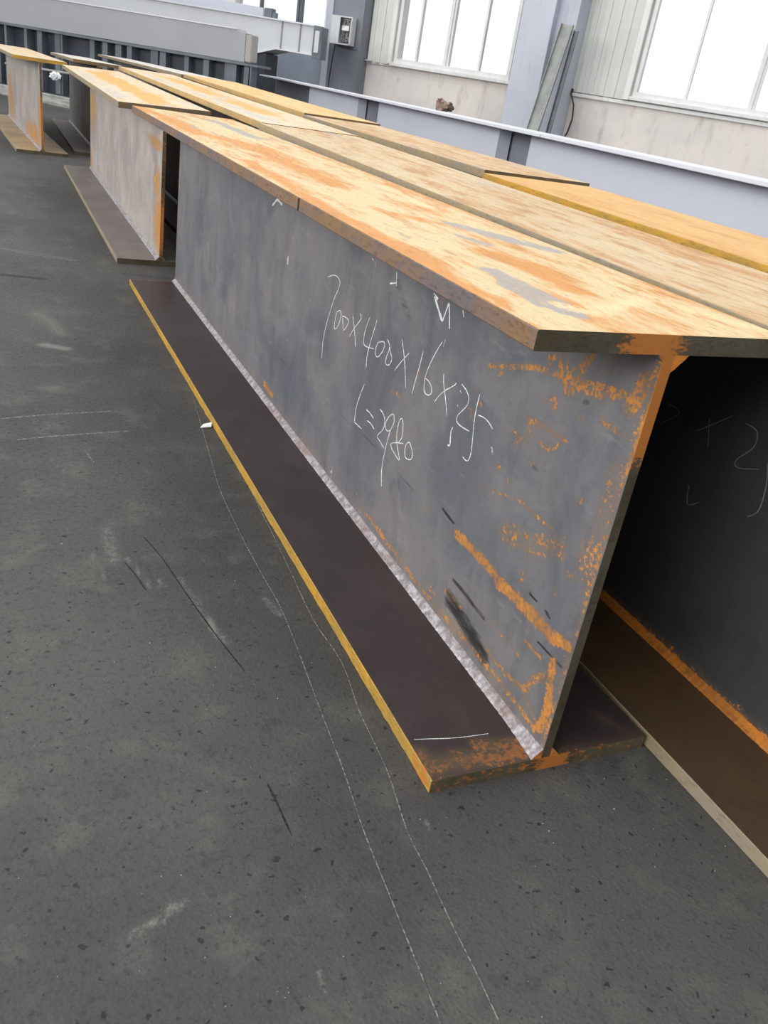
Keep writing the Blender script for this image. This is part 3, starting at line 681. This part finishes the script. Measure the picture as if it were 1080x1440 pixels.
# ribbed cladding between column and right window
cl = MB(); xs = 3.20; pts = [(3.22, -.03)]; 
cladpts = []
x = 3.22; i = 0
while x < 4.08:
    d = -.035 if i % 2 == 0 else -.055
    cl.box(x, min(x+.088, 4.08), d, 0, 1.30, ZT+.5); x += .088; i += 1
wstruct('trim_3', cl, MClad)
wstruct('trim_4', MB().box(3.06, 3.20, -.10, 0, 1.30, ZT+.5, 0, .006), MWhite)
wstruct('trim_5', MB().box(4.08, 4.17, -.12, 0, 1.30, ZT+.5, 0, .006), MWhite)
# left cladding between column and left window
cl = MB(); x = -.50; i = 0
while x < -.10:
    cl.box(x, min(x+.08, -.10), -.03 if i % 2 else -.05, 0, 1.27, ZT+.5); x += .08; i += 1
wstruct('trim_6', cl, MClad)
wstruct('trim_7', MB().box(-.10, -.02, -.09, 0, 1.28, ZT+.5, 0, .006), MWhite)
wstruct('trim_8', MB().box(-.74, -.64, -.16, 0, 1.45, ZT+.5, 0, .01).box(-.60, -.54, -.12, 0, 1.38, ZT+.5, 0, .01), MWhite)
wstruct('shade_trim', MB().box(-9, -.85, -.02, 0, .0, 1.27, 0, .004), painted('shade_blue_panel', srgb(176, 186, 200), .6, .2, .8))  # added panel, its blue-grey standing for shade on the wall here
# columns: built-up H sections
def column(s0_, s1_, off, label, light, darkm, split):
    t = wthing('steel_column', label, 'column', s0_, off, 0, 'steel columns along the window wall'); Wd = s1_-s0_
    MB().box(0, Wd*split, 0, .03, 0, 7.5, 0, .004).build('front_flange', light, t)
    MB().box(Wd*split-.03, Wd*split, .03, off-.02, 0, 7.5).build('web', darkm, t)
    MB().box(Wd*split, Wd, .18, .21, 0, 7.5).build('side_plate', darkm, t)
    MB().box(Wd-.03, Wd, .21, off-.02, 0, 7.5).build('rear_flange', darkm, t)
    return t
column(2.42, 3.24, .8, 'lavender painted steel column between the two big windows', MCol, MCol, .62)
CO = .36; ca, cb_ = wh(455, 60, CO)[0], wh(506, 60, CO)[0]; cw = cb_-ca
t = wthing('steel_column', 'steel column with sides toned dark for shade, carrying the open control box', 'column', ca, CO, 0, 'steel columns along the window wall')
MB().box(0, .12, 0, .03, 0, 7.5, 0, .004).build('front_flange', MCol, t)
MB().box(.12, cw-.03, .03, .06, 0, 7.5).build('web', MShade, t)  # recess in a darker tone, its shade put into the colour
MB().box(.04, .07, .03, .335, 0, 7.5).build('side_plate', MShade, t)
MB().box(cw-.03, cw, .02, .335, 0, 7.5).build('rear_flange', MShade, t)
# control box with hinged open door
BO = CO+.16; bs, bz = wh(463, 60, BO); be = wh(492, 60, BO)[0]; bh = wh(466, 20, BO)[1]-bz; bw = be-bs
t = wthing('control_box', 'grey electrical control box with open door on the column', 'electrical box', bs, BO, bz)
MB().box(0, bw, 0, .15, 0, .02).box(0, bw, 0, .15, bh-.02, bh).box(0, .02, 0, .15, .02, bh-.02).box(bw-.02, bw, 0, .15, .02, bh-.02).box(.02, bw-.02, .13, .15, .02, bh-.02).build('case', MGirder2, t)
MB().box(.02, bw*.42, .0, .012, .02, bh-.02).build('front_panel', MGirder2, t)
MB().box(bw, bw+.02, -.05, .02, .02, bh-.06, 0, .003).build('door', MGirder2, t)
MB().box(bw*.45, bw-.03, .07, .13, .04, bh-.05).box(bw*.5, bw*.9, .04, .07, .2, .30, 0, .004).build('switchgear', MInside, t)
MB().box(bw*.5, bw*.85, .02, .04, bh*.5, bh*.68, 0, .008).build('switch', MPlas, t)
cab = [(.06, .10, -.015), (.05, .08, -.2), (.02, .09, -.6), (.05, .09, -.9), (.10, .10, -bz+.05)]
o = MB().tube(cab, .012).build('cable', MRub, None)
o.location = wl(bs, BO, bz); o.rotation_euler = (0, 0, WA); o['label'] = 'thin dark cable hanging below the control box'; o['category'] = 'cable'
t = wthing('wall_bracket', 'small pale pipe bracket below the control box', 'bracket', wh(484, 66, CO+.02)[0], CO+.02, wh(484, 66, CO+.02)[1])
MB().tube([(-.12, 0, .02), (-.12, 0, 0), (.25, 0, -.02)], .009).build('rod', MDarkR, t)
t = wthing('ledge_clutter', 'small scraps lying on the ledge beside the left cladding', 'scraps', -.55, .10, 1.27)
MB().box(0, .16, -.03, .03, 0, .02, 0, .005).build('pale_scrap', MPlas, t); MB().box(-.05, .04, -.04, .0, .0, .03, 0, .006).build('dark_scrap', MDark, t)
# channel bars leaning on the column
def leaning(name, label, sA, zA, sB, zB, offA, offB, wd, dp, m, mat):
    a = Vector(wl(sA, offA, zA)); b = Vector(wl(sB, offB, zB)); d = (b-a)
    b = a+d*1.0; L = d.length
    o = thing(name, label, 'metal bar', tuple(a)); zax = d.normalized(); n3_ = Vector((WN[0], WN[1], 0)); xax = n3_.cross(zax).normalized()*-1; yax = zax.cross(xax)
    o.matrix_world = Matrix((xax, yax, zax)).transposed().to_4x4(); o.location = a
    mb = MB().box(-wd/2, wd/2, -.004, .004, 0, L); mb.build('web', mat, o)
    MB().box(-wd/2, -wd/2+.008, -dp, .0, 0, L).build('flange', mat, o); MB().box(wd/2-.008, wd/2, -dp, .0, 0, L).build('flange', mat, o)
    return o
def lean(u0, v0, u1, v1, offt, offb):
    (st, zt), (sb, zb_) = wh(u0, v0, offt), wh(u1, v1, offb)
    k = zb_/(zt-zb_); return sb-(st-sb)*k, 0.02, st, zt, offb+(offb-offt)*k, offt
a = lean(799, 35, 750, 182, .84, 1.15); leaning('channel_bar', 'weathered grey channel bar leaning on the lavender column', a[0], a[1], a[2], a[3], a[4], a[5], .19, .06, 0, MBar)
a = lean(811, 44, 772, 184, .84, 1.0); leaning('channel_bar', 'thinner dark channel bar behind the leaning grey one', a[0], a[1], a[2], a[3], a[4], a[5], .07, .05, 0, MDarkR)
# hose
s_, z_ = wh(803, 127, .1); t = wthing('hose', 'black hose curving down the wall from the ledge beside the column', 'hose', s_, .1, 0)
MB().tube([(-.03, .02, z_+.02), (0, 0, z_-.02), (.10, -.02, z_-.2), (.13, -.02, z_-.4), (.10, -.02, z_-.6), (.04, 0, z_-.75), (.0, 0, z_-1.1)], .013).build('tube', MRub, t)
MB().box(-.02, .03, .0, .05, z_-.03, z_+.03, 0, .008).build('fitting', MRub, t)
# brown rag lying on the painted beam
mp = hit(631, 158, 2, .8); t = thing('crumpled_rag', 'crumpled brown rag lying on top of the grey painted beam', 'rag', (mp[0], mp[1]+.1, .8))
bm = bmesh.new(); bmesh.ops.create_icosphere(bm, subdivisions=4, radius=1)
from mathutils import noise as MN
for v in bm.verts:
    n = v.co.normalized(); k = .8+.5*MN.noise(n*1.7+Vector((3, 1, 2)))+.25*MN.noise(n*5)+.1*abs(MN.noise(n*11))
    v.co = Vector((n.x*.085*k, n.y*.06*k, max(0, .04+n.z*.055*k)+(0.03*max(0, -n.x) if n.z > 0 else 0)))
mb = MB(); mb.add(bm); mb.build('cloth', MRag, t)

# ------------------------------------------------------------ girders stacked on the left
OFF = 5.0
sx = lambda u, v, off=OFF: wh(u, v, off)[0]; GE = sx(354, 66)-.9
t = wthing('dark_girder', 'dark blue steel girder with many upright stiffeners below the long grey girder', 'girder', 0, OFF, 0)
MB().box(-9.5, GE+1.02, -.02, .28, .885, .915, 0, .003).build('top_flange', MDarkR, t)
MB().box(-9.5, GE+.9, -.02, .28, .10, .13, 0, .003).build('bottom_flange', MDark, t)
MB().box(-9.5, GE+.92, .12, .14, .13, .885).build('web', MDark, t)
for u, wd in ((9, .04), (37, .05), (54, .09), (80, .12), (128, .08), (146, .09), (165, .1), (184, .05), (216, .12), (228, .1), (262, .07), (290, .09), (325, .18), (348, .07), (356, .02)):
    s_ = sx(u, 60); MB().box(s_-wd/2, s_+wd/2, .02 if wd > .06 else -.01, .12, .13, .885).build('stiffener', MDarkR, t)
for u in (-1.2, -2.4, -3.6, -5, -6.5):
    MB().box(u-3.0+2.7, u-3.0+2.75, .02, .12, .13, .885).build('stiffener', MDarkR, t)
for s_ in (-8.5, -5.8, -3.4, -.9):
    MB().box(s_-.08, s_+.08, -.02, .28, 0, .10, 0, .004).build('foot', MDark, t)
t = wthing('grey_girder', 'long light grey painted girder lying on the dark stiffened one', 'girder', 0, OFF, .915)
MB().prism([(-9.5, 0), (GE+.80, .01), (GE+.80, .325), (GE+.72, .33), (GE+.68, .352), (-9.5, .42)], .0, .16).build('side_plate', MGirder, t)
MB().prism([(-9.5, .42), (GE+.66, .354), (GE+.66, .366), (-9.5, .432)], -.015, .18).build('top_plate', MPaintE, t)
MB().box(GE+.80, GE+.90, .0, .14, .012, .315, 0, .01).build('end_plate', painted('beige_primer', srgb(156, 152, 147), .6, .08, 2, False), t)
# rail, curb and scraps behind the leftmost beam
t = wthing('low_rail', 'thin pale rail low in front of the dark girder', 'rail', 0, OFF+.12, .0)
MB().tube([(-3.6, 0, .40), (-1.75, 0, .44)], .015).build('rod', MBar, t)
for s_ in (-3.5, -1.8): MB().tube([(s_, 0, 0), (s_, 0, .42)], .014).build('post', MBar, t)
t = wthing('white_sack', 'crumpled white plastic sheet hung on the low rail', 'plastic sheet', sx(88, 118)+.02, OFF+.15, .36)
bm = bmesh.new(); bmesh.ops.create_icosphere(bm, subdivisions=3, radius=1)
for v in bm.verts:
    n = v.co.normalized(); k = .9+.35*MN.noise(n*2.3)+.15*MN.noise(n*6); v.co = Vector((n.x*.11*k, n.y*.045*k, .0+n.z*.06*k))
MB().add(bm).build('sheet', MPlas, t)
t = wthing('timber_baulk', 'pale timber baulk lying on the floor below the dark girder', 'timber', -3.0, OFF+.35, 0)
MB().box(-.9, 1.35, 0, .14, .0, .13, 0, .01).build('timber_body', MTim, t)
t = wthing('scrap_heap', 'small heap of dark metal scraps by the left picture edge', 'scrap', sx(10, 135), OFF+.75, 0)
r4 = random.Random(2)
for k in range(9):
    x, y, s_ = r4.uniform(-.35, .25), r4.uniform(-.1, .1), r4.uniform(.02, .05)
    MB().box(x-s_, x+s_, y-s_, y+s_, 0, s_*1.6, 0, .006).build('scrap_piece', MDark if k % 3 else MPlas, t)
# haunched box girder and one behind it
t = wthing('haunched_girder', 'pale grey box girder with tapered underside, behind the long grey girder', 'girder', 0, 2.0, 0)
MB().prism([(-9.5, .95), (-1.9, .97), (-1.10, 1.20), (-.43, 1.19), (-.43, 1.575), (-9.5, 1.70)], 0, .35).build('side_plate', MGirder2, t)
MB().prism([(-9.5, 1.70), (-.43, 1.575), (-.43, 1.597), (-9.5, 1.722)], -.04, .39).build('top_plate', MPaintE, t)
MB().prism([(-1.92, .955), (-1.1, 1.183), (-.43, 1.173), (-.43, 1.19), (-1.10, 1.20), (-1.92, .972)], -.04, .39).build('bottom_plate', MPaintE, t)
for s_ in (-1.03, -.69): MB().box(s_-.006, s_+.006, -.03, 0, 1.20, 1.58).build('stiffener', MGirder, t)
MB().box(-.43, -.27, -.05, -.02, 1.14, 1.585, 0, .004).build('end_plate', MDarkR, t)
MB().box(-.39, -.31, -.07, -.05, 1.22, 1.52, 0, .004).build('end_rib', MGirder2, t)
MB().box(-.44, -.40, -.02, .35, 1.14, 1.585).build('end_cap', MDarkR, t)
for s_ in (-8.2, -5.0, -1.5):
    MB().box(s_-.2, s_+.2, 0, .35, 0, 1.1 if s_ > -2 else .955, 0, .004).build('support_leg', MDark, t)
e = wh(370, 18, 1.2)
t = wthing('lavender_girder', 'lavender grey girder end just left of the far window', 'girder', 0, 1.2, 0)
MB().prism([(-9.5, 1.2), (e[0], 1.1), (e[0], wh(370, 11, 1.2)[1]), (-9.5, 2.05)], 0, .3).build('side_plate', MPaintB, t)
MB().box(-9.3, -9.2, 0, .3, 0, 1.2).build('leg', MDark, t); MB().box(e[0]-.3, e[0]-.2, 0, .3, 0, 1.12).build('leg', MDark, t)
e = wh(371, 26, 1.9)
t = wthing('junction_box', 'small dark grey box resting on the tapered girder', 'box', e[0], 1.9, 1.613)
MB().box(0, .14, 0, .12, 0, .13, 0, .006).build('case', MDarkR, t); MB().box(.14, .2, .02, .1, 0, .08, 0, .004).build('side_socket', MDarkR, t)

# ------------------------------------------------------------ rest of the hall outside the frame
wb = MB().box(-16, 14, 17.2, 17.4, 0, 9)
o = wstruct('wall_left', MB().box(-16, 18, -24.3, -24.0, 0, 9), MWall)
